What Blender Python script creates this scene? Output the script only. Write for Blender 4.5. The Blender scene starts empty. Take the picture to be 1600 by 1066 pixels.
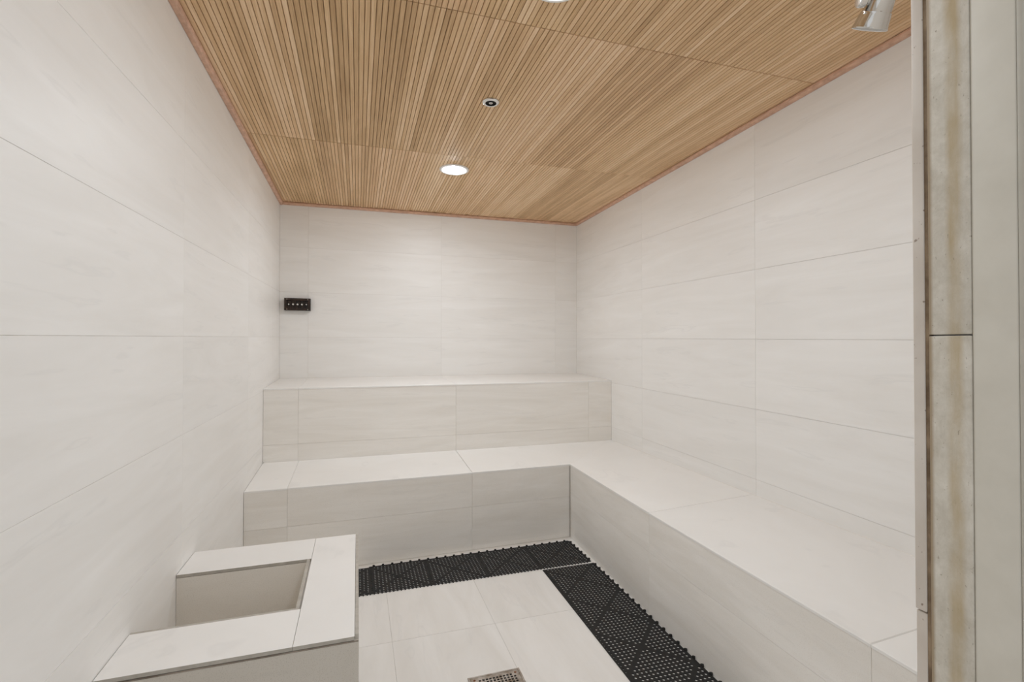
import bpy, bmesh, math, random
from mathutils import Vector, Matrix
random.seed(7)
C = bpy.context.scene.collection
S = bpy.context.scene

# ------------------------------------------------------------------ camera, world, exposure
def make_camera():
    yaw, pitch, roll = math.radians(17.658), math.radians(0.5715), math.radians(0.0192)
    F = Vector((math.sin(yaw)*math.cos(pitch), math.cos(yaw)*math.cos(pitch), math.sin(pitch)))
    R = F.cross(Vector((0, 0, 1))).normalized(); U = R.cross(F)
    R2 = R*math.cos(roll)+U*math.sin(roll); U2 = -R*math.sin(roll)+U*math.cos(roll)
    cd = bpy.data.cameras.new('camera'); co = bpy.data.objects.new('camera', cd); C.objects.link(co)
    M = Matrix((R2, U2, -F)).transposed().to_4x4(); M.translation = Vector((0.5749, 0, 1.25))
    co.matrix_world = M
    cd.sensor_width = 36; cd.sensor_fit = 'HORIZONTAL'; cd.lens = 757.5449/1600*36
    cd.clip_start = 0.01; cd.clip_end = 60
    S.camera = co
make_camera()
W_STR, L_STR = 0.64, 250.0
w = bpy.data.worlds.new('world'); S.world = w; w.use_nodes = True
w.node_tree.nodes['Background'].inputs[0].default_value = (0.985, 0.99, 1.0, 1)
w.node_tree.nodes['Background'].inputs[1].default_value = W_STR
S.view_settings.view_transform = 'Standard'; S.view_settings.look = 'None'
S.view_settings.gamma = 1; S.view_settings.use_curve_mapping = False
S.view_settings.exposure = 0.2
try:
    S.cycles.max_bounces = 16; S.cycles.diffuse_bounces = 12
except Exception: pass

# ------------------------------------------------------------------ dimensions (metres)
W, D, WF = 2.5094, 4.0986, 2.459
HL, HR = 2.3424, 2.3647                     # underside of the ceiling moulding, left / right
H2, H2W, D2 = 0.9757, 0.9972, 0.6651        # upper bench: front edge, at wall, depth
H1, H1W, D1, D1R, W1 = 0.474, 0.502, 1.2078, 1.1797, 0.6072
HB, WB, YB0, YB1 = 0.4845, 0.5803, 1.3504, 2.0781
YF, YO = 0.546, 0.412                       # front wall: inner face, outer face
JX, LX, HDR = 1.425, 0.22, 2.16             # opening: right jamb, left jamb, head
YU = D-D2
K = (WF-W)/(D-1)
def wx(y): return W+K*(D-y)
def xr(y): return wx(y)-W1
def zc(x): return 2.362+0.022*x/W           # underside of the slats
G = 0.0012                                   # tile proud of its bed

# ------------------------------------------------------------------ materials
def lin(r, g, b):
    f = lambda c: (c/255/12.92) if c/255 <= .04045 else ((c/255+.055)/1.055)**2.4
    return (f(r), f(g), f(b), 1)
class N:
    def __init__(s, name, rough=.5, metal=0, spec=None):
        s.m = bpy.data.materials.new(name); s.m.use_nodes = True; s.t = s.m.node_tree; s.n = s.t.nodes
        s.b = s.n['Principled BSDF']; s.b.inputs['Roughness'].default_value = rough; s.b.inputs['Metallic'].default_value = metal
        if spec is not None: s.b.inputs['Specular IOR Level'].default_value = spec
    def add(s, ty, **kw):
        n = s.n.new(ty)
        for k, v in kw.items():
            if k in n.inputs.keys(): 
                if isinstance(v, bpy.types.NodeSocket): s.t.links.new(v, n.inputs[k])
                else: n.inputs[k].default_value = v
            else: setattr(n, k, v)
        return n
    def link(s, a, b): s.t.links.new(a, b)
    def pos(s): return s.add('ShaderNodeNewGeometry').outputs['Position']
    def rnd(s): return s.add('ShaderNodeObjectInfo').outputs['Random']
    def math(s, op, a, b=0.0, c=None):
        n = s.n.new('ShaderNodeMath'); n.operation = op
        for i, v in enumerate((a, b) if c is None else (a, b, c)):
            if isinstance(v, bpy.types.NodeSocket): s.link(v, n.inputs[i])
            else: n.inputs[i].default_value = v
        return n.outputs[0]
    def mapped(s, scale, off=None):
        v = s.n.new('ShaderNodeVectorMath'); v.operation = 'MULTIPLY'; s.link(s.pos(), v.inputs[0]); v.inputs[1].default_value = scale
        if off is None: return v.outputs[0]
        a = s.n.new('ShaderNodeVectorMath'); a.operation = 'ADD'; s.link(v.outputs[0], a.inputs[0])
        mu = s.math('MULTIPLY', off, 37.0); cb = s.n.new('ShaderNodeCombineXYZ'); s.link(mu, cb.inputs[0]); s.link(mu, cb.inputs[1]); s.link(mu, cb.inputs[2])
        s.link(cb.outputs[0], a.inputs[1]); return a.outputs[0]
    def noise(s, vec, scale=1, detail=4, rough=.55, dist=0):
        n = s.n.new('ShaderNodeTexNoise'); s.link(vec, n.inputs['Vector']); n.inputs['Scale'].default_value = scale
        n.inputs['Detail'].default_value = detail; n.inputs['Roughness'].default_value = rough; n.inputs['Distortion'].default_value = dist
        return n.outputs['Fac']
    def ramp(s, fac, stops):
        n = s.n.new('ShaderNodeValToRGB'); s.link(fac, n.inputs[0]); e = n.color_ramp.elements
        while len(e) < len(stops): e.new(.5)
        for i, (p, c) in enumerate(stops): e[i].position = p; e[i].color = c
        return n.outputs['Color']
    def mix(s, fac, a, b, mode='MIX'):
        n = s.n.new('ShaderNodeMix'); n.data_type = 'RGBA'; n.blend_type = mode
        for i, v in ((0, fac), (6, a), (7, b)):
            if isinstance(v, bpy.types.NodeSocket): s.link(v, n.inputs[i])
            else: n.inputs[i].default_value = v
        return n.outputs[2]
    def col(s, c):
        if isinstance(c, bpy.types.NodeSocket): s.link(c, s.b.inputs['Base Color'])
        else: s.b.inputs['Base Color'].default_value = c
        return s
    def bump(s, h, strength=.1, dist=.001):
        n = s.n.new('ShaderNodeBump'); s.link(h, n.inputs['Height']); n.inputs['Strength'].default_value = strength
        n.inputs['Distance'].default_value = dist; s.link(n.outputs[0], s.b.inputs['Normal']); return s
g1 = lambda v: (v, v, v, 1)

TILE = (0.865, 0.860, 0.845)
def tile_mat(name, stretch, rough=.42, base=TILE, vein=.055, speck=.0):
    m = N(name, rough, 0, .35); r = m.rnd()
    n1 = m.noise(m.mapped(stretch, r), 1, 7, .62, .9)
    f = m.ramp(n1, [(0.30, g1(0)), (0.72, g1(1))])
    c = m.mix(f, tuple(b*(1-vein*k) for b, k in zip(base, (1, 1.15, 1.4)))+(1,), tuple(min(1, b*1.02) for b in base)+(1,))
    n2 = m.noise(m.mapped(tuple(q*2.3 for q in stretch), r), 1, 3, .5, .3)
    f2 = m.ramp(n2, [(0.62, g1(0)), (0.66, g1(.35)), (0.70, g1(0))])
    c = m.mix(f2, c, tuple(b*.87 for b in base)+(1,))
    tone = m.math('MULTIPLY_ADD', r, .03, .985)
    cb = m.add('ShaderNodeCombineColor'); [m.link(tone, cb.inputs[i]) for i in range(3)]
    c = m.mix(1.0, c, cb.outputs[0], 'MULTIPLY')
    if speck:
        sp = m.ramp(m.noise(m.mapped((1, 1, 1)), 420, 1, .5), [(.56, g1(0)), (.74, g1(speck))])
        c = m.mix(sp, c, (base[0]*.62, base[1]*.58, base[2]*.53, 1))
    m.col(c); return m.m
M_wall = tile_mat('porcelain_wall', (1.1, 1.1, 9))
M_floor = tile_mat('porcelain_floor', (7, 1.3, 7), .33, (.83, .82, .80), vein=.08)
M_top = tile_mat('porcelain_top', (2.4, 2.0, 5), .36, (0.86, .853, .835), vein=.03)
M_riser = tile_mat('porcelain_riser', (1.3, 1.3, 11), .5, (.86, .84, .805), vein=.09, speck=.22)
M_box = tile_mat('porcelain_box_shaded', (2, 2, 6), .6, (.62, .585, .53), vein=.05, speck=.5)  # same tile darkened: shade on the box sides is put into the colour
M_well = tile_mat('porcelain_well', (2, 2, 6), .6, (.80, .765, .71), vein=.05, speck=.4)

def noisy(name, a, b, scale=20, rough=.7, metal=0, det=4, stretch=(1, 1, 1)):
    m = N(name, rough, metal); f = m.ramp(m.noise(m.mapped(stretch), scale, det), [(.32, g1(0)), (.68, g1(1))])
    m.col(m.mix(f, a, b)); return m.m
M_grout = noisy('grout', (.52, .50, .46, 1), (.68, .665, .635, 1), 9)
M_groutw = N('grout_wall', .7); _f = M_groutw.ramp(M_groutw.noise(M_groutw.mapped((1, 1, 1)), 5, 5, .7), [(.40, g1(0)), (.62, g1(1))]); M_groutw.col(M_groutw.mix(_f, (.73, .71, .68, 1), (.52, .49, .44, 1))); M_groutw = M_groutw.m
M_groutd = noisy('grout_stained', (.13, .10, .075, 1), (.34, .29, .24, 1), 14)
M_edge = noisy('raw_tile_edge', (.40, .37, .325, 1), (.50, .47, .42, 1), 45)
M_caulk = noisy('silicone', (.80, .78, .74, 1), (.86, .84, .80, 1), 10, .4)
M_plaster = noisy('plain_paint', (.66, .64, .60, 1), (.70, .68, .64, 1), 4)

def wood_mat():
    m = N('oak_slat', .55, 0, .25)
    sep = m.add('ShaderNodeSeparateXYZ'); m.link(m.pos(), sep.inputs[0]); x, y = sep.outputs[0], sep.outputs[1]
    idx = m.math('FLOOR', m.math('DIVIDE', m.math('SUBTRACT', x, .0020), .0185))
    row = m.math('FLOOR', m.math('DIVIDE', m.math('SUBTRACT', y, .36), 1.23))
    pan = m.math('FLOOR', m.math('DIVIDE', m.math('SUBTRACT', x, .04), .31))
    def wn(a, b, k):
        cb = m.add('ShaderNodeCombineXYZ'); m.link(a, cb.inputs[0]); m.link(b, cb.inputs[1]); cb.inputs[2].default_value = k
        t = m.n.new('ShaderNodeTexWhiteNoise'); t.noise_dimensions = '3D'; m.link(cb.outputs[0], t.inputs['Vector']); return t.outputs['Value']
    rs, rp = wn(idx, row, 3.1), wn(pan, row, 9.7)
    off = m.math('MULTIPLY', rs, 50.0)
    cb = m.add('ShaderNodeCombineXYZ'); m.link(m.math('MULTIPLY', x, 170.0), cb.inputs[0]); m.link(m.math('MULTIPLY_ADD', y, 5.0, off), cb.inputs[1]); m.link(off, cb.inputs[2])
    gr = m.noise(cb.outputs[0], 1, 6, .65, .6)
    cb2 = m.add('ShaderNodeCombineXYZ'); m.link(m.math('MULTIPLY', x, 9.0), cb2.inputs[0]); m.link(m.math('MULTIPLY', y, 1.4), cb2.inputs[1]); m.link(m.math('MULTIPLY', row, 7.0), cb2.inputs[2])
    big = m.noise(cb2.outputs[0], 1, 3, .5)
    v = m.math('ADD', m.math('MULTIPLY', gr, .62), m.math('ADD', m.math('MULTIPLY', rs, .26), m.math('ADD', m.math('MULTIPLY', rp, .20), m.math('MULTIPLY', big, .44))))
    c = m.ramp(v, [(.50, (.45, .285, .14, 1)), (.75, (.69, .475, .265, 1)), (.98, (.88, .67, .45, 1))])
    hue = wn(pan, row, 21.3)
    c = m.mix(m.math('MULTIPLY', hue, .35), c, (.80, .54, .35, 1))
    m.col(c); m.bump(gr, .25, .0006); return m.m
M_wood = wood_mat()
M_woodback = noisy('slat_backing', (.30, .195, .10, 1), (.38, .25, .135, 1), 30, .8)
M_mould = noisy('stained_moulding', (.52, .315, .22, 1), (.72, .465, .335, 1), 30, .5, stretch=(1, 1, 3))
M_mat = noisy('black_rubber', (.005, .005, .0045, 1), (.011, .0105, .0095, 1), 40, .75)
def simple(name, c, rough=.4, metal=0):
    return N(name, rough, metal).col(c).m
M_chrome = simple('chrome', (.70, .69, .67, 1), .13, 1)
M_white = simple('white_enamel', (.82, .81, .79, 1), .35)
M_steel = noisy('worn_steel', (.26, .21, .16, 1), (.58, .54, .50, 1), 35, .38, .75)
M_dark = simple('dark_hole', (.008, .007, .006, 1), .8)
M_bronze = noisy('dark_bronze', (.016, .010, .007, 1), (.05, .028, .018, 1), 45, .32, .3)
M_peg = simple('white_peg', (.80, .79, .76, 1), .35)
M_rust = noisy('rusty_screw', (.16, .05, .02, 1), (.30, .13, .06, 1), 90, .7, .3)

def marble():
    m = N('stained_marble', .35, 0, .4); sep = m.add('ShaderNodeSeparateXYZ'); m.link(m.pos(), sep.inputs[0]); y, z = sep.outputs[1], sep.outputs[2]
    n1 = m.noise(m.mapped((1, 24, 18)), 1, 9, .78, .25)
    c = m.mix(m.ramp(n1, [(.30, g1(0)), (.70, g1(1))]), (.46, .42, .345, 1), (.68, .645, .57, 1))
    # brown water mark running down the slab
    wob = m.math('MULTIPLY', m.math('SUBTRACT', m.noise(m.mapped((1, 1, 5)), 1, 4), .5), .016)
    d = m.math('ABSOLUTE', m.math('SUBTRACT', m.math('ADD', y, wob), .489))
    band = m.math('SUBTRACT', 1.0, m.math('DIVIDE', d, .013)); band = m.math('MAXIMUM', band, 0.0)
    band = m.math('MULTIPLY', m.math('MINIMUM', m.math('MULTIPLY', band, 1.6), 1.0), m.ramp(m.noise(m.mapped((1, 40, 9)), 1, 5, .6), [(.3, g1(.15)), (.7, g1(.8))]))
    c = m.mix(band, c, (.42, .32, .175, 1))
    d2 = m.math('MAXIMUM', m.math('SUBTRACT', 1.0, m.math('DIVIDE', m.math('ABSOLUTE', m.math('SUBTRACT', y, .526)), .009)), 0.0)
    c = m.mix(m.math('MULTIPLY', m.math('MINIMUM', m.math('MULTIPLY', d2, 2.0), 1.0), .85), c, (.30, .22, .13, 1))
    sp = m.ramp(m.noise(m.mapped((1, 260, 150)), 1, 2, .5), [(.70, g1(0)), (.76, g1(.7))])
    c = m.mix(sp, c, (.27, .23, .17, 1)); m.col(c); return m.m
M_marble = marble()
def jamb_tile():
    m = N('stained_jamb_tile', .4, 0, .35)
    c = m.mix(m.ramp(m.noise(m.mapped((1, 8, 6)), 1, 5), [(.35, g1(0)), (.7, g1(1))]), (.56, .50, .435, 1), (.68, .63, .57, 1))
    sp = m.ramp(m.noise(m.mapped((1, 120, 90)), 1, 2, .5), [(.70, g1(0)), (.76, g1(.8))])
    m.col(m.mix(sp, c, (.20, .13, .09, 1))); return m.m
M_jamb = jamb_tile()
M_jcaulk = noisy('stained_caulk', (.12, .075, .04, 1), (.30, .22, .14, 1), 25)
M_frame = noisy('grey_frame_paint', (.58, .55, .475, 1), (.64, .61, .535, 1), 12, .5)
M_lip = noisy('lip_paint', (.42, .395, .335, 1), (.48, .455, .395, 1), 12, .5)

# ------------------------------------------------------------------ mesh helpers
def link(name, me, mat=None, parent=None):
    o = bpy.data.objects.new(name, me); C.objects.link(o)
    if mat and me and not me.materials: me.materials.append(mat)
    if parent: o.parent = parent
    return o
def mesh(name, vs, fs, mat, parent=None, smooth=False):
    me = bpy.data.meshes.new(name); me.from_pydata([tuple(v) for v in vs], [], fs); me.validate(); me.update()
    if smooth: me.shade_smooth()
    return link(name, me, mat, parent)
def from_bm(name, bm, mat, parent=None, smooth=False):
    bmesh.ops.recalc_face_normals(bm, faces=bm.faces)
    me = bpy.data.meshes.new(name); bm.to_mesh(me); bm.free()
    if smooth: me.shade_smooth()
    return link(name, me, mat, parent)
def hexa(vs, fs, b, t):
    """eight-corner block from a bottom ring b and a top ring t (four points each)"""
    k = len(vs); vs += list(b)+list(t)
    fs += [(k+3, k+2, k+1, k), (k+4, k+5, k+6, k+7)]+[(k+i, k+(i+1) % 4, k+4+(i+1) % 4, k+4+i) for i in range(4)]
def prism(name, poly, z0, z1, mat, parent=None):
    n = len(poly); f = (lambda z, p: z(p) if callable(z) else z)
    vs = [(p[0], p[1], f(z0, p)) for p in poly]+[(p[0], p[1], f(z1, p)) for p in poly]
    fs = [tuple(range(n-1, -1, -1)), tuple(range(n, 2*n))]+[(i, (i+1) % n, n+(i+1) % n, n+i) for i in range(n)]
    return mesh(name, vs, fs, mat, parent)
def box(name, a, b, mat, parent=None):
    return prism(name, [(a[0], a[1]), (b[0], a[1]), (b[0], b[1]), (a[0], b[1])], a[2], b[2], mat, parent)
def slab(name, q, th, mat, parent, ch=.0004, gap=.00045, gaps=None, edge=None):
    """tile from the four corners of its face; th = thickness behind it; every joint half a gap wide; chamfered rim"""
    q = [Vector(p) for p in q]
    n = (q[1]-q[0]).cross(q[3]-q[0]).normalized()
    gg = gaps or (gap,)*4                     # edges 01 12 23 30
    def inset(pts, d):
        out = []
        for i in range(4):
            e0 = (pts[i]-pts[i-1]).normalized(); e1 = (pts[(i+1) % 4]-pts[i]).normalized()
            n0, n1 = n.cross(e0), n.cross(e1); d0, d1 = d[i-1], d[i]
            det = max(.15, 1-n0.dot(n1)**2)
            a = (d0-d1*n0.dot(n1))/det; b = (d1-d0*n0.dot(n1))/det
            out.append(pts[i]+n0*a+n1*b)
        return out
    o = inset(q, gg); f = inset(o, (ch,)*4)
    bk = [p-n*th for p in o]; mid = [p-n*ch for p in o]
    vs = bk+mid+f
    fs = [(3, 2, 1, 0), (8, 9, 10, 11)]
    for i in range(4):
        j = (i+1) % 4; fs += [(i, j, 4+j, 4+i), (4+i, 4+j, 8+j, 8+i)]
    o = mesh(name, vs, fs, mat, parent)
    if edge:
        o.data.materials.append(edge)
        for p in o.data.polygons:
            if abs(p.normal.dot(n)) < .3: p.material_index = 1
    return o
def lathe(bm, prof, seg=32, M=Matrix()):
    rings = []
    for r, z in prof:
        if r < 1e-6: rings.append([bm.verts.new(M @ Vector((0, 0, z)))])
        else: rings.append([bm.verts.new(M @ Vector((r*math.cos(2*math.pi*i/seg), r*math.sin(2*math.pi*i/seg), z))) for i in range(seg)])
    for a, b in zip(rings, rings[1:]):
        for i in range(seg):
            j = (i+1) % seg
            if len(a) == 1 and len(b) == 1: continue
            if len(a) == 1: bm.faces.new((a[0], b[i], b[j]))
            elif len(b) == 1: bm.faces.new((a[i], a[j], b[0]))
            else: bm.faces.new((a[i], a[j], b[j], b[i]))
def lathed(name, prof, mat, parent, M=Matrix(), seg=32, smooth=True):
    bm = bmesh.new(); lathe(bm, prof, seg, M); o = from_bm(name, bm, mat, parent)
    if smooth: o.data.shade_auto_smooth(angle=.6) if hasattr(o.data, 'shade_auto_smooth') else smooth_angle(o.data)
    return o
def smooth_angle(me):
    me.shade_smooth(); me.set_sharp_from_angle(angle=.6)
def thing(name, label, cat, loc=(0, 0, 0), group=None):
    o = bpy.data.objects.new(name, None); C.objects.link(o); o.location = loc; o.empty_display_size = .1
    tag(o, label, cat, group); return o
def tag(o, label, cat, group=None):
    o['label'] = label; o['category'] = cat
    if group: o['group'] = group
def struct(o, label=None, cat=None):
    o['kind'] = 'structure'
    if label: o['label'] = label
    if cat: o['category'] = cat
    return o
def child(o, root):
    """parent world-built mesh o to a thing standing at its own base"""
    o.parent = root; o.location = -Vector(root.location); return o

# ------------------------------------------------------------------ room shell
YEND = D+.15
struct(prism('wall_left', [(-.15, YO), (-G, YO), (-G, D+G), (-.15, D+G)], 0, 2.5, M_groutw), 'white tiled side wall on the left behind the open tiled box', 'wall')
wall_left = bpy.data.objects['wall_left']
wall_back = struct(prism('wall_back', [(-.15, D+G), (W+.2, D+G), (W+.2, YEND), (-.15, YEND)], 0, 2.5, M_groutw), 'white tiled end wall above the upper bench', 'wall')
wall_right = struct(prism('wall_right', [(wx(YF)+G, YF-.13), (wx(YF)+.2, YF-.13), (W+.2, D+G), (W+G, D+G)], 0, 2.5, M_groutw), 'white tiled side wall on the right above the long bench', 'wall')
wf_vs, wf_fs = [], []
def addbox(vs, fs, a, b):
    hexa(vs, fs, [(a[0], a[1], a[2]), (b[0], a[1], a[2]), (b[0], b[1], a[2]), (a[0], b[1], a[2])],
         [(a[0], a[1], b[2]), (b[0], a[1], b[2]), (b[0], b[1], b[2]), (a[0], b[1], b[2])])
addbox(wf_vs, wf_fs, (JX+.012, YO+.01, 0), (wx(YF)+.002, YF, 2.5))
addbox(wf_vs, wf_fs, (0, YO+.01, 0), (LX, YF, 2.5))
addbox(wf_vs, wf_fs, (LX, YO+.01, HDR), (JX+.012, YF, 2.5))
wall_front = struct(mesh('wall_front', wf_vs, wf_fs, M_plaster), 'near wall with the doorway the room is seen through', 'wall')
floor = struct(prism('floor', [(-.15, -1.0), (W+.2, -1.0), (W+.2, YEND), (-.15, YEND)], -.12, -G, M_grout), 'pale grey tiled floor with drain', 'floor')
ceiling = struct(prism('ceiling', [(-.15, YO), (W+.2, YO), (W+.2, YEND), (-.15, YEND)], lambda p: zc(p[0])+.0056, 2.56, M_woodback), 'oak slatted ceiling', 'ceiling')

# ---- wall tiles: every tile its own piece, joints recessed
ZR = [0, .264, .617, .967, 1.318, 1.668, 2.018, 2.40]
XB = [0, .205, 1.250, 2.295, W]
YS = [YF+.001, .905, 1.945, 2.990, D]
for r in range(2, 7):
    z0, z1 = max(ZR[r], .90), ZR[r+1]
    for c in range(4):
        top = (lambda x: min(z1, zc(x)-.001))
        x0, x1 = XB[c], XB[c+1]
        slab('tile', [(x0, D, z0), (x1, D, z0), (x1, D, top(x1)), (x0, D, top(x0))], G, M_wall, wall_back)
def zl(z, y): return z if z in (0, 2.40) else z-(.011+.015*(z-.95))*(D-y)
def zr_(z, y): return z if z in (0, 2.40) else z-.016*(D-y)
for r in range(7):
    for c in range(4):
        y0, y1 = YS[c], YS[c+1]; a, b = ZR[r], ZR[r+1]
        tp = zc(0)-.001
        slab('tile', [(0, y0, zl(a, y0)), (0, y1, zl(a, y1)), (0, y1, min(tp, zl(b, y1))), (0, y0, min(tp, zl(b, y0)))], G, M_wall, wall_left)
        tp = zc(W)-.0015
        # right wall is only bare above the bench
        if r >= 1:
            slab('tile', [(wx(y1), y1, zr_(a, y1)), (wx(y0), y0, zr_(a, y0)), (wx(y0), y0, min(tp, zr_(b, y0))), (wx(y1), y1, min(tp, zr_(b, y1)))], G, M_wall, wall_right)

# ---- floor tiles
XF = [-.0, .268, .718, 1.168, 1.618, 2.068, 2.44]
YFL = [-1.0, .025, 1.07, 2.115, 2.95]
for i in range(len(XF)-1):
    for j in range(len(YFL)-1):
        slab('tile', [(XF[i], YFL[j], 0), (XF[i+1], YFL[j], 0), (XF[i+1], YFL[j+1], 0), (XF[i], YFL[j+1], 0)], G, M_floor, floor, gap=.0009)

# ---- ceiling slats: 300 nearest as parts, the rest joined
PITCH, SW, ST = .0185, .0160, .0055
rows = [(YF+.002, 1.587), (1.591, 2.818), (2.822, D-.002)]
sl = bpy.data.meshes.new('slat')
c_ = .0012; pr = [(-SW/2, 0), (-SW/2, -ST+c_), (-SW/2+c_, -ST), (SW/2-c_, -ST), (SW/2, -ST+c_), (SW/2, 0)]
sl.from_pydata([(x, 0, z) for x, z in pr]+[(x, 1, z) for x, z in pr], [], [tuple(range(6)), tuple(range(11, 5, -1))]+[(i+1 if i < 5 else 0, i, 6+i, 6+(i+1) % 6) for i in range(6)])
sl.materials.append(M_wood); sl.update()
cnt = 0; svs, sfs = [], []
for ri, (ya, yb) in enumerate(rows):
    i = 0
    while True:
        x = .0020+PITCH*(i+.5); i += 1
        y0 = ya
        lim = W-.002-SW/2
        if x > lim: break
        if x > wx(ya)-.002-SW/2: y0 = max(ya, D-(wx(D)-.002-SW/2-x)/(-K))
        if yb-y0 < .05: continue
        z = zc(x)+ST
        if cnt < 300:
            o = bpy.data.objects.new('slat', sl); C.objects.link(o); o.parent = ceiling
            o.location = (x, y0, z); o.scale = (1, yb-y0, 1); cnt += 1
        else:
            k = len(svs)
            svs += [(x+px, y0, z+pz) for px, pz in pr]+[(x+px, yb, z+pz) for px, pz in pr]
            sfs += [tuple(k+q for q in f.vertices) for f in sl.polygons]
o = mesh('slats', svs, sfs, M_wood, ceiling); o['kind'] = 'stuff'

# ---- stained quarter-round moulding round the ceiling
def mould(name, p0, p1, inward, z0, z1, ww=.024):
    """quarter-round batten between two wall points; inward = unit vector away from the wall"""
    p0, p1, inward = Vector(p0), Vector(p1), Vector(inward)
    prof = [(0, .0215), (0, .002), (.002, 0), (ww*.66, 0), (ww*.88, .004), (ww, .011), (ww, .018), (ww*.8, .0215)]
    vs = []
    for p, z in ((p0, z0), (p1, z1)):
        for a, b in prof: vs.append(Vector((p.x, p.y, z))+inward*a+Vector((0, 0, b)))
    n = len(prof); fs = [tuple(range(n)), tuple(range(2*n-1, n-1, -1))]+[(i, n+i, n+(i+1) % n, (i+1) % n) for i in range(n)]
    bm = bmesh.new(); vv = [bm.verts.new(v) for v in vs]
    for f in fs: bm.faces.new([vv[i] for i in f])
    o = from_bm(name, bm, M_mould); o['kind'] = 'structure'; return o
m1 = mould('trim_1', (.0003, YF+.001, 0), (.0003, D-.0005, 0), (1, 0, 0), HL-.003, HL-.003)
m2 = mould('trim_2', (.0245, D-.0003, 0), (W-.0245, D-.0003, 0), (0, -1, 0), HL-.0028, HR-.003)
m3 = mould('trim_3', (wx(YF)-.0003, YF+.001, 0), (W-.0003, D-.0005, 0), (-1, 0, 0), HR-.003, HR-.003)
for o, t in ((m1, 'reddish brown ceiling moulding along the left wall'), (m2, 'reddish brown ceiling moulding along the end wall'), (m3, 'reddish brown ceiling moulding along the right wall')):
    o['label'] = t; o['category'] = 'moulding'

# ------------------------------------------------------------------ upper bench
def caulk(pts, r, parent, mat=None):
    """thin silicone fillet along a straight run"""
    a, b = Vector(pts[0]), Vector(pts[1]); t = (b-a).normalized()
    u = Vector((0, 0, 1)) if abs(t.z) < .9 else Vector((1, 0, 0)); v = t.cross(u).normalized(); u = v.cross(t)
    vs = []
    for p in (a, b):
        for k in range(6): an = k*math.pi/3; vs.append(p+u*(r*math.cos(an))+v*(r*math.sin(an)))
    fs = [tuple(range(5, -1, -1)), tuple(range(6, 12))]+[(i, (i+1) % 6, 6+(i+1) % 6, 6+i) for i in range(6)]
    o = mesh('caulk_line', vs, fs, mat or M_caulk); return child(o, parent)
def slabc(name, q, th, mat, root, **kw):
    o = slab(name, q, th, mat, None, **kw); return child(o, root)
TH = .010
ub = thing('upper_bench', 'upper white tiled bench step running along the end wall', 'bench', (W/2, (YU+D)/2, 0))
vs, fs = [], []
hexa(vs, fs, [(.001, YU+.006, .505), (wx(YU)-.001, YU+.006, .505), (W-.001, D-.001, .505), (.001, D-.001, .505)],
     [(.001, YU+.006, H2-TH), (wx(YU)-.001, YU+.006, H2-TH), (W-.001, D-.001, H2W-TH), (.001, D-.001, H2W-TH)])
child(mesh('body', vs, fs, M_grout), ub)
XU = [.001, .208, 1.248, 2.297, wx(YU)-.001]
for i in range(4):
    a, b = XU[i], XU[i+1]
    for z0, z1 in ((.5025, .612), (.612, H2-TH)):
        slabc('riser_tile', [(a, YU+.002, z0), (b, YU+.002, z0), (b, YU+.002, z1), (a, YU+.002, z1)], .004, M_riser, ub)
    xe = a if i else .001; xf = (W-.001 if i == 3 else b)
    slabc('top_tile', [(a, YU, H2), (b, YU, H2), (xf, D-.001, H2W), (xe, D-.001, H2W)], TH, M_top, ub, ch=.0022)
caulk([(.004, D-.003, H2W), (W-.004, D-.003, H2W)], .002, ub)

# ------------------------------------------------------------------ lower L-shaped bench
YA, YC = D-D1, D-D1R; XC = W-W1
yn = YF+.002
ci, co_ = (XC, YC, H1), (wx(YU)-.001, YU, H1W)
lb = thing('lower_bench', 'lower L shaped white tiled bench along end and right walls', 'bench', (1.6, 3.1, 0))
vs, fs = [], []
hexa(vs, fs, [(.001, YA+.006, 0), (XC+.006, YC+.006, 0), (wx(YU)-.001, D-.001, 0), (.001, D-.001, 0)],
     [(.001, YA+.006, H1-TH), (XC+.006, YC+.006, H1-TH), (wx(YU)-.001, D-.001, H1W-TH-.002), (.001, D-.001, H1W-TH-.002)])
hexa(vs, fs, [(xr(yn)+.006, yn, 0), (wx(yn)-.001, yn, 0), (wx(YU)-.001, D-.001, 0), (XC+.006, YC+.006, 0)],
     [(xr(yn)+.006, yn, H1-TH), (wx(yn)-.001, yn, H1W-TH-.002), (wx(YU)-.001, D-.001, H1W-TH-.002), (XC+.006, YC+.006, H1-TH)])
child(mesh('body', vs, fs, M_grout), lb)
def fy(x): return YA+(YC-YA)*x/XC
XL = [.001, .213, 1.247, XC]
for i in range(3):
    a, b = XL[i], XL[i+1]
    for z0, z1 in ((.001, .264), (.264, H1-TH)):
        slabc('riser_tile', [(a, fy(a)+.002, z0), (b, fy(b)+.002, z0), (b, fy(b)+.002, z1), (a, fy(a)+.002, z1)], .004, M_riser, lb)
    if i < 2:
        slabc('top_tile', [(a, fy(a), H1), (b, fy(b), H1), (b, YU+.001, H1W), (a, YU+.001, H1W)], TH, M_top, lb, ch=.0022)
    else:
        slabc('top_tile', [(a, fy(a), H1), ci, co_, (a, YU+.001, H1W)], TH, M_top, lb, ch=.0003, gaps=(.0003, 0, 0, .001))
YR = [YC, 1.965, .927, yn]
def fxr(y): return XC+(xr(y)-XC)*1.0 if y < YC-.01 else XC
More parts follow.
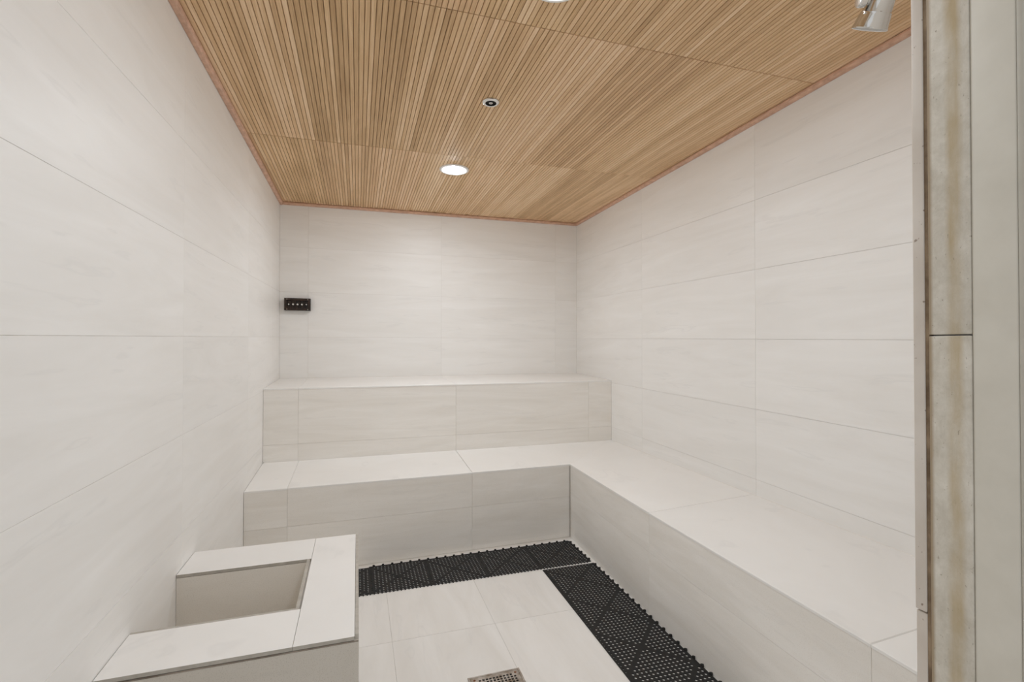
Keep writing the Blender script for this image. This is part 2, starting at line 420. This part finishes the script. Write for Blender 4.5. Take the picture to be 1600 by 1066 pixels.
for i in range(3):
    a, b = YR[i], YR[i+1]
    for z0, z1 in ((.001, .290), (.290, H1-TH)):
        slabc('riser_tile', [(fxr(a)+.002, a, z0), (fxr(b)+.002, b, z0), (fxr(b)+.002, b, z1), (fxr(a)+.002, a, z1)], .004, M_riser, lb)
    if i == 0:
        slabc('top_tile', [ci, (fxr(b), b, H1), (wx(b)-.001, b, H1W), co_], TH, M_top, lb, ch=.0003, gaps=(.0003, .001, 0, 0))
    else:
        slabc('top_tile', [(fxr(a), a, H1), (fxr(b), b, H1), (wx(b)-.001, b, H1W), (wx(a)-.001, a, H1W)], TH, M_top, lb, ch=.0022)
caulk([(wx(YU)-.002, YU, H1W), (wx(1.0)-.002, 1.0, H1W)], .0025, lb)
caulk([(.01, YU-.0005, H1W+.0005), (wx(YU)-.01, YU-.0005, H1W+.0005)], .0015, lb)
caulk([(XC+.0015, YC+.0005, .004), (XC+.0015, YC+.0005, H1-TH)], .0022, lb, M_groutd)
# thin pale patch on the riser near the mat
pts = [(1.185, .022), (1.246, .030), (1.248, .128), (1.240, .135), (1.233, .108), (1.222, .085), (1.212, .052), (1.196, .040)]
n = len(pts); yy = fy(1.22)+.0016
vs = [(x, yy, z) for x, z in pts]+[(x, yy-.0018, z*.995+.0005) for x, z in pts]
bm = bmesh.new(); vv = [bm.verts.new(v) for v in vs]
bm.faces.new(vv[:n]); bm.faces.new(vv[n:][::-1])
for i in range(n): bm.faces.new((vv[i], vv[(i+1) % n], vv[n+(i+1) % n], vv[n+i]))
o = child(from_bm('pale_patch', bm, M_caulk), lb); o['label'] = 'small pale patch low on the bench front'

# ------------------------------------------------------------------ tiled box with the open well
tb = thing('tiled_box', 'low white tiled box with an open rectangular well on the left wall', 'box', (.29, 1.71, 0))
ix, iy0, iy1, dz = .405, 1.548, 1.888, .12      # inside of the well
vs, fs = [], []
e = .010
addbox(vs, fs, (.001, YB0+e, 0), (WB-e, iy0-e, HB-e)); addbox(vs, fs, (.001, iy1+e, 0), (WB-e, YB1-e, HB-e))
addbox(vs, fs, (ix+e, iy0-e, 0), (WB-e, iy1+e, HB-e)); addbox(vs, fs, (.001, iy0-e, 0), (ix+e, iy1+e, dz))
child(mesh('body', vs, fs, M_grout), tb)
def raw_panel(name, a, b, mat=M_box, edge=M_edge):
    """upright tile panel whose sawn top edge stays bare"""
    o = box(name, a, b, mat); o.data.materials.append(edge)
    for p in o.data.polygons:
        if p.normal.z > .9: p.material_index = 1
    return child(o, tb)
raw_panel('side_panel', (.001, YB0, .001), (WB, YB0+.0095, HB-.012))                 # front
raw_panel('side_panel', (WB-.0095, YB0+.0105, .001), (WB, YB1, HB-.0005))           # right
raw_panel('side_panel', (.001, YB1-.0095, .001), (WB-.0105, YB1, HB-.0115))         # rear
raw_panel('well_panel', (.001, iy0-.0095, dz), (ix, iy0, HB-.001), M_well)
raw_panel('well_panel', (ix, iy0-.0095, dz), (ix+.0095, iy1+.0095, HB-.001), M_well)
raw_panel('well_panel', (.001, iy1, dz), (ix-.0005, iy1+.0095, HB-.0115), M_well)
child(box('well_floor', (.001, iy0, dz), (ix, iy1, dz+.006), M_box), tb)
xs = ix+.0105
slabc('top_tile', [(.001, YB0-.001, HB), (xs+.004, YB0-.001, HB), (xs+.004, iy0-.010, HB), (.001, iy0-.010, HB)], .010, M_top, tb, gap=.0005, edge=M_edge)
slabc('top_tile', [(.001, iy1-.001, HB), (xs+.004, iy1-.001, HB), (xs+.004, YB1+.001, HB), (.001, YB1+.001, HB)], .010, M_top, tb, gap=.0005, edge=M_edge)
slabc('top_tile', [(xs+.004, YB0-.001, HB), (WB-.0100, YB0-.001, HB), (WB-.0100, YB1+.001, HB), (xs+.004, YB1+.001, HB)], .010, M_top, tb, gap=.0005, edge=M_edge)
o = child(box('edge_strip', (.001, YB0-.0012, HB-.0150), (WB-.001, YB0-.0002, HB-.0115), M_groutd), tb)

# ------------------------------------------------------------------ perforated mats
MP = .305/16; MZ0, MZ1 = .0007, .0030
def mat_mesh(nx, ny, x_of=0, full=16):
    bm = bmesh.new(); vd = {}
    def V(x, y, z):
        k = (round(x, 5), round(y, 5), round(z, 5))
        if k not in vd: vd[k] = bm.verts.new((x, y, z))
        return vd[k]
    for i in range(nx):
        for j in range(ny):
            x0, y0 = i*MP, j*MP; x1, y1 = x0+MP, y0+MP; cx, cy = x0+MP/2, y0+MP/2
            gi = i+x_of
            solid = (gi == j or gi+j == full-1 or (gi in (7, 8) and j in (7, 8)))
            small = gi in (0,) or j in (0,) and False
            for z, up in ((MZ1, 1), (MZ0, 0)):
                cs = [V(x0, y0, z), V(x1, y0, z), V(x1, y1, z), V(x0, y1, z)]
                if solid:
                    bm.faces.new(cs if up else cs[::-1]); continue
                r = .0052 if not small else .0032
                h = [V(cx+r*math.cos(a), cy+r*math.sin(a), z) for a in [math.radians(-135+45*k+22.5-22.5) for k in range(8)]]
                # h[0] towards corner 0, h[2] corner 1, h[4] corner 2, h[6] corner 3
                for k in range(4):
                    a, b = cs[k], cs[(k+1) % 4]; p, q, s = h[2*k], h[2*k+1], h[(2*k+2) % 8]
                    f = [a, b, s, q, p]; bm.faces.new(f if up else f[::-1])
            if not solid:
                for k in range(8):
                    a = math.radians(-135+45*k); b = math.radians(-135+45*(k+1))
                    r = .0052 if not small else .0032
                    pa = (cx+r*math.cos(a), cy+r*math.sin(a)); pb = (cx+r*math.cos(b), cy+r*math.sin(b))
                    bm.faces.new((V(*pa, MZ1), V(*pb, MZ1), V(*pb, MZ0), V(*pa, MZ0)))
    X, Y = nx*MP, ny*MP
    for i in range(nx):
        for y, s in ((0, 1), (Y, -1)):
            f = [V(i*MP, y, MZ0), V((i+1)*MP, y, MZ0), V((i+1)*MP, y, MZ1), V(i*MP, y, MZ1)]; bm.faces.new(f if s > 0 else f[::-1])
    for j in range(ny):
        for x, s in ((0, -1), (X, 1)):
            f = [V(x, j*MP, MZ0), V(x, (j+1)*MP, MZ0), V(x, (j+1)*MP, MZ1), V(x, j*MP, MZ1)]; bm.faces.new(f if s > 0 else f[::-1])
    # little feet under the solid ribs
    for k in range(0, min(nx, ny), 3):
        x, y = (k+.5)*MP, (k+.5)*MP; vs = []
        for z in (0.0001, MZ0+.0002):
            vs.append([bm.verts.new((x+a*.003, y+b*.003, z)) for a, b in ((-1, -1), (1, -1), (1, 1), (-1, 1))])
        bm.faces.new(vs[0][::-1])
        for q in range(4): bm.faces.new((vs[0][q], vs[0][(q+1) % 4], vs[1][(q+1) % 4], vs[1][q]))
    bmesh.ops.recalc_face_normals(bm, faces=bm.faces)
    me = bpy.data.meshes.new('mat_tile'); bm.to_mesh(me); bm.free(); me.materials.append(M_mat); return me
tile_me = mat_mesh(16, 16); part_me = mat_mesh(3, 16, 13)
def loops_mesh(n, length, out=.012):
    """row of upright connector loops along +x, standing out in +y"""
    bm = bmesh.new()
    def blk(a, b):
        vs = [bm.verts.new((x, y, z)) for z in (a[2], b[2]) for x, y in ((a[0], a[1]), (b[0], a[1]), (b[0], b[1]), (a[0], b[1]))]
        for f in ((3, 2, 1, 0), (4, 5, 6, 7), (0, 1, 5, 4), (1, 2, 6, 5), (2, 3, 7, 6), (3, 0, 4, 7)): bm.faces.new([vs[i] for i in f])
    blk((0, 0, .0012), (length, .007, .0040))
    for k in range(n):
        x = (k+.5)*length/n; seg = 8; prof = [(x+.0065*math.cos(math.pi*s/seg), .003+out*math.sin(math.pi*s/seg)) for s in range(seg+1)]
        lo = [bm.verts.new((a, b, .0012)) for a, b in prof]; hi = [bm.verts.new((a, b, .0105)) for a, b in prof]
        bm.faces.new(hi); bm.faces.new(lo[::-1])
        for i in range(seg+1):
            j = (i+1) % (seg+1); bm.faces.new((lo[i], lo[j], hi[j], hi[i]))
    bmesh.ops.recalc_face_normals(bm, faces=bm.faces)
    me = bpy.data.meshes.new('connector_loops'); bm.to_mesh(me); bm.free(); me.materials.append(M_mat); return me
def teeth_mesh(n):
    vs, fs = [], []
    for k in range(n):
        x = k*MP
        addbox(vs, fs, (x-.0030, -.0085, .0012), (x+.0030, 0, .0052))
    me = bpy.data.meshes.new('edge_teeth'); me.from_pydata(vs, [], fs); me.materials.append(M_mat); me.update(); return me
loop_me, loop_end, teeth_me, teeth_sm = loops_mesh(6, .305, .006), loops_mesh(6, .305, .010), teeth_mesh(16), teeth_mesh(3)
def put(name, me, parent, loc, rz=0):
    o = bpy.data.objects.new(name, me); C.objects.link(o); o.parent = parent; o.location = loc; o.rotation_euler = (0, 0, rz); return o
bx0, by0 = .640, 2.548
mb = thing('drainage_mat', 'black perforated rubber floor mat running along the end bench front', 'mat', (bx0, by0, 0), 'black perforated floor mats')
for i in range(4):
    put('mat_tile', tile_me, mb, (i*.305, 0, 0))
    put('edge_teeth', teeth_me, mb, (i*.305+.0, 0, 0))
    put('connector_loops', loop_me, mb, (i*.305, .305, 0))
put('mat_tile', part_me, mb, (-3*MP, 0, 0)); put('edge_teeth', teeth_sm, mb, (-3*MP+.004, 0, 0))
put('connector_loops', loop_end, mb, (4*.305, .305, 0), -math.pi/2)
rm = thing('drainage_mat', 'black perforated rubber floor mat beside the long right bench', 'mat', (1.563, 2.530, 0), 'black perforated floor mats')
rm.rotation_euler = (0, 0, -math.radians(.85))
for j in range(4):
    y = -.305*(j+1)
    put('mat_tile', tile_me, rm, (-.004, y, 0))
    put('connector_loops', loop_end, rm, (.301, y+.305, 0), -math.pi/2)

# ------------------------------------------------------------------ floor drain
dr = thing('floor_drain', 'square rusty steel drain grate in the middle of the floor', 'drain', (1.0725, 1.692, 0))
R_ = .1015
def ring(name, ro, ri, z0, z1, mat, root, ch=.001):
    vs, fs = [], []
    q = lambda r, z: [(-r, -r, z), (r, -r, z), (r, r, z), (-r, r, z)]
    vs = q(ro, z0)+q(ro, z1-ch)+q(ro-ch, z1)+q(ri, z1)+q(ri, z0)
    for l in range(4):
        for i in range(4): fs.append((4*l+i, 4*l+(i+1) % 4, 4*l+4+(i+1) % 4, 4*l+4+i))
    fs += [(16+i, 16+(i+1) % 4, (i+1) % 4, i) for i in range(4)]
    bm = bmesh.new(); vv = [bm.verts.new(v) for v in vs]
    for f in fs: bm.faces.new([vv[i] for i in f])
    return from_bm(name, bm, mat, root)
ring('frame', R_, R_-.008, .0003, .0045, M_steel, dr)
def grate():
    n = 12; m = .0125; p = 2*(R_-.009-m)/n; bm = bmesh.new(); vd = {}
    def V(x, y, z):
        k = (round(x, 5), round(y, 5), round(z, 5))
        if k not in vd: vd[k] = bm.verts.new((x, y, z))
        return vd[k]
    L = R_-.009; xsx = [-L]+[-L+m+i*p for i in range(n+1)]+[L]
    z1, z0 = .0042, .0018
    for i in range(n+2):
        for j in range(n+2):
            x0, x1, y0, y1 = xsx[i], xsx[i+1], xsx[j], xsx[j+1]
            corner = (i in (1, n)) and (j in (1, n))
            if i in (0, n+1) or j in (0, n+1) or corner:
                bm.faces.new((V(x0, y0, z1), V(x1, y0, z1), V(x1, y1, z1), V(x0, y1, z1))); continue
            b = p*.17
            o = [(x0, y0), (x1, y0), (x1, y1), (x0, y1)]; h = [(x0+b, y0+b), (x1-b, y0+b), (x1-b, y1-b), (x0+b, y1-b)]
            for k in range(4):
                l = (k+1) % 4
                bm.faces.new((V(*o[k], z1), V(*o[l], z1), V(*h[l], z1), V(*h[k], z1)))
                bm.faces.new((V(*h[k], z1), V(*h[l], z1), V(*h[l], z0), V(*h[k], z0)))
    return from_bm('grate', bm, M_steel, dr)
grate()
o = box('sump_shade', (-R_+.009, -R_+.009, .0003), (R_-.009, R_-.009, .0012), M_dark, dr)  # flat black sheet under the grate, painting the shade of a pit
for sx in (-1, 1):
    for sy in (-1, 1):
        lathed('screw', [(0, .0062), (.0030, .0060), (.0046, .0050), (.0048, .0042)], M_rust, dr, Matrix.Translation((sx*.0795, sy*.0795, 0)), 12)

# ------------------------------------------------------------------ downlights and sprinkler
def emis(name, strength, c=(.90, .965, 1.03)):
    m = N(name); m.b.inputs['Base Color'].default_value = (.8, .8, .8, 1)
    m.b.inputs['Emission Color'].default_value = c+(1,); m.b.inputs['Emission Strength'].default_value = strength; return m.m
M_lamp = emis('lamp_lens', L_STR)
def downlight(x, y, label):
    z = zc(x)
    t = thing('ceiling_light', label, 'light', (x, y, z), 'round ceiling downlights')
    lathed('trim_ring', [(.063, .004), (.063, -.003), (.068, -.0045), (.073, -.0062), (.084, -.0068), (.0915, -.0045), (.0930, -.0008), (.0930, .0)], M_white, t, Matrix(), 48)
    lathed('lens', [(0, -.0150), (.020, -.0144), (.038, -.0120), (.052, -.0080), (.0600, -.0040), (.0625, -.0020), (.0625, .003), (0, .003)], M_lamp, t, Matrix(), 48)
    return t
downlight(1.156, 3.040, 'round white lit downlight in the oak ceiling nearest the end wall')
downlight(1.156, 1.365, 'round white lit downlight cut off by the top of the photo')
sp = thing('sprinkler_head', 'small round recessed sprinkler with pale ring in the oak ceiling', 'sprinkler', (1.154, 2.141, zc(1.154)))
lathed('outer_ring', [(.036, 0), (.0385, -.001), (.0385, -.004), (.035, -.0055), (.031, -.0045)], M_chrome, sp, Matrix(), 36)
lathed('escutcheon', [(.0255, -.003), (.0255, -.0085), (.0275, -.0100), (.0325, -.0095), (.0350, -.0065), (.0350, -.0045)], M_white, sp, Matrix(), 36)
lathed('cup', [(.0255, -.0085), (.0235, -.0015), (0, -.001)], M_dark, sp, Matrix(), 30)
lathed('deflector', [(0, -.0105), (.0035, -.0105), (.0038, -.009), (.0080, -.0088), (.0090, -.0078), (.0080, -.0068), (.004, -.0065), (.004, -.001)], M_chrome, sp, Matrix(), 20)

# ------------------------------------------------------------------ dark fixture on the end wall
xa, xb, za, zb, P = .038, .2245, 1.5225, 1.6165, .040
cxx, czz = (xa+xb)/2, (za+zb)/2
vf = thing('wall_fixture', 'small dark bronze rectangular fixture with row of white dots on end wall', 'fixture', (cxx, D, czz))
hw, hh = (xb-xa)/2, (zb-za)/2
def fbox(name, a, b, mat): return box(name, a, b, mat, vf)
def tube_rect(name, hx, hz, ix_, iz_, y0, y1, mat):
    q = lambda x, z, y: [(-x, y, -z), (x, y, -z), (x, y, z), (-x, y, z)]
    vs = q(hx, hz, y0)+q(hx, hz, y1+.001)+q(hx-.001, hz-.001, y1)+q(ix_, iz_, y1)+q(ix_, iz_, y0)
    fs = [(4*l+i, 4*l+(i+1) % 4, 4*l+4+(i+1) % 4, 4*l+4+i) for l in range(4) for i in range(4)]+[(16+i, 16+(i+1) % 4, (i+1) % 4, i) for i in range(4)]
    bm = bmesh.new(); vv = [bm.verts.new(v) for v in vs]
    for f in fs: bm.faces.new([vv[i] for i in f])
    return from_bm(name, bm, mat, vf)
tube_rect('housing', hw, hh, hw-.017, hh-.017, -.0005, -P, M_bronze)
fbox('back_plate', (-hw+.017, -.016, -hh+.017), (hw-.017, -.001, hh-.017), M_bronze)
Ry = Matrix.Rotation(math.pi/2, 4, 'X')      # +z of the lathe -> -y
for k in range(5):
    x = -.063+k*.0315
    r = .0066 if 0 < k < 4 else .0045
    lathed('peg', [(0, .0385), (r*.75, .038), (r, .0355), (r, .016)], M_peg, vf, Matrix.Translation((x, 0, .0)) @ Ry, 14)
for k in range(4):
    x = -.047+k*.0315; fbox('fin', (x-.0025, -.030, -hh+.018), (x+.0025, -.016, hh-.018), M_bronze)
for sx in (-1, 1):
    for sz in (-1, 1):
        lathed('screw', [(0, P+.0022), (.0025, P+.002), (.0038, P+.0005), (.0038, P-.001)], simple('screw_metal', (.42, .38, .33, 1), .35, .7) if 'screw_metal' not in bpy.data.materials else bpy.data.materials['screw_metal'],
               vf, Matrix.Translation((sx*(hw-.019), 0, sz*(hh-.0085))) @ Ry, 12)

# ------------------------------------------------------------------ right door jamb
jt = struct(thing('door_1', 'stained stone and tile jamb at the right side of the doorway', 'door jamb', (JX, .48, 0)))
def jbox(name, y0, y1, z0, z1, x0, x1, mat, ch=.0015):
    bm = bmesh.new()
    vs = [bm.verts.new((x, y, z)) for z in (z0, z1) for x, y in ((x0, y0), (x1, y0), (x1, y1), (x0, y1))]
    for f in ((3, 2, 1, 0), (4, 5, 6, 7), (0, 1, 5, 4), (1, 2, 6, 5), (2, 3, 7, 6), (3, 0, 4, 7)): bm.faces.new([vs[i] for i in f])
    if ch: bmesh.ops.bevel(bm, geom=[e_ for e_ in bm.edges], offset=ch, segments=3, affect='EDGES', profile=.6)
    o = from_bm(name, bm, mat); smooth_angle(o.data); return child(o, jt)
o = jbox('edge_tile', .5300, YF+.0008, .832, 2.15, JX-.0002, JX+.011, M_jamb, .0028)
o = jbox('edge_tile', .5300, YF-.0002, .0, .830, JX+.0012, JX+.011, M_jamb, .0018)
jbox('caulk_line', .5243, .5300, 0, 2.15, JX+.0016, JX+.011, M_jcaulk, .0008)
jbox('marble_slab', .4690, .5242, 1.2675, 2.15, JX, JX+.011, M_marble, .0016)
jbox('marble_slab', .4690, .5242, 0, 1.2652, JX, JX+.011, M_marble, .0016)
jbox('frame_channel', .4165, .4689, 0, 2.15, JX+.0012, JX+.011, M_frame, .003)
jbox('frame_lip', YO-.004, .4163, 0, 2.15, JX+.001, JX+.011, M_lip, .0025)

# ------------------------------------------------------------------ shower head on the near wall
n_ = (Vector((.075, .55, -.84)).normalized()-.03*Vector((1.01, .727, .65)).normalized()).normalized(); pc = Vector((1.645, .772, 1.946))
sh = thing('shower_head', 'chrome cone shower head hanging at the top right corner', 'shower head', pc)
rot = (-n_).to_track_quat('Z', 'Y').to_matrix().to_4x4()     # +z points back along the arm
lathed('nozzle_face', [(0, .001), (.020, .0005), (.031, .0012), (.0325, .003)], simple('grey_rubber', (.45, .45, .44, 1), .5), sh, rot, 36)
lathed('cone', [(.0318, .0012), (.0345, .0), (.0352, .002), (.0345, .0042), (.0325, .012), (.0310, .026), (.0300, .028), (.0300, .031), (.0285, .033), (.0265, .050), (.0245, .066), (.020, .074), (.013, .078), (0, .079)], M_chrome, sh, rot, 48)
lathed('swivel_nut', [(.0, .076), (.0135, .077), (.0150, .080), (.0150, .092), (.0130, .095), (.0, .096)], M_chrome, sh, rot, 8)
lathed('ball_joint', [(0, .093)]+[(.0115*math.sin(a), .104-.0115*math.cos(a)) for a in [math.pi*k/10 for k in range(1, 10)]]+[(0, .1155)], M_chrome, sh, rot, 24)
lev = rot @ Matrix.Translation((0, 0, .052)) @ Matrix.Rotation(math.pi/2, 4, 'Y')
kdir = Vector((-.953, .303, .0)).normalized()
q = kdir.to_track_quat('Z', 'Y').to_matrix().to_4x4(); q.translation = (-n_)*.052+kdir*.020
lathed('adjustment_knob', [(0, 0), (.0055, 0), (.0055, .012), (.0105, .013), (.0125, .015), (.0125, .026), (.0105, .029), (0, .0295)], M_chrome, sh, q, 20)
back = (-n_)*.112
cu = bpy.data.curves.new('arm', 'CURVE'); cu.dimensions = '3D'; cu.bevel_depth = .0085; cu.bevel_resolution = 6; cu.use_fill_caps = True
spn = cu.splines.new('BEZIER'); spn.bezier_points.add(1)
wallp = Vector((1.636, YF+.003, 2.085))-pc
for bp, p, h in ((spn.bezier_points[0], back, (-n_)*.035), (spn.bezier_points[1], wallp, Vector((0, -.04, 0)))):
    bp.co = p; bp.handle_left = p-h; bp.handle_right = p+h
spn.resolution_u = 16
tmp = bpy.data.objects.new('arm', cu); C.objects.link(tmp)
dg = bpy.context.evaluated_depsgraph_get(); me = bpy.data.meshes.new_from_object(tmp.evaluated_get(dg)); bpy.data.objects.remove(tmp)
me.name = 'arm'; me.materials.clear(); me.shade_smooth(); link('arm', me, M_chrome, sh)
fl = Matrix.Rotation(-math.pi/2, 4, 'X'); fl.translation = wallp-Vector((0, .0025, 0))
lathed('wall_flange', [(.0, .0), (.028, .0), (.028, .003), (.022, .008), (.010, .010), (.0, .010)], M_chrome, sh, fl, 30)
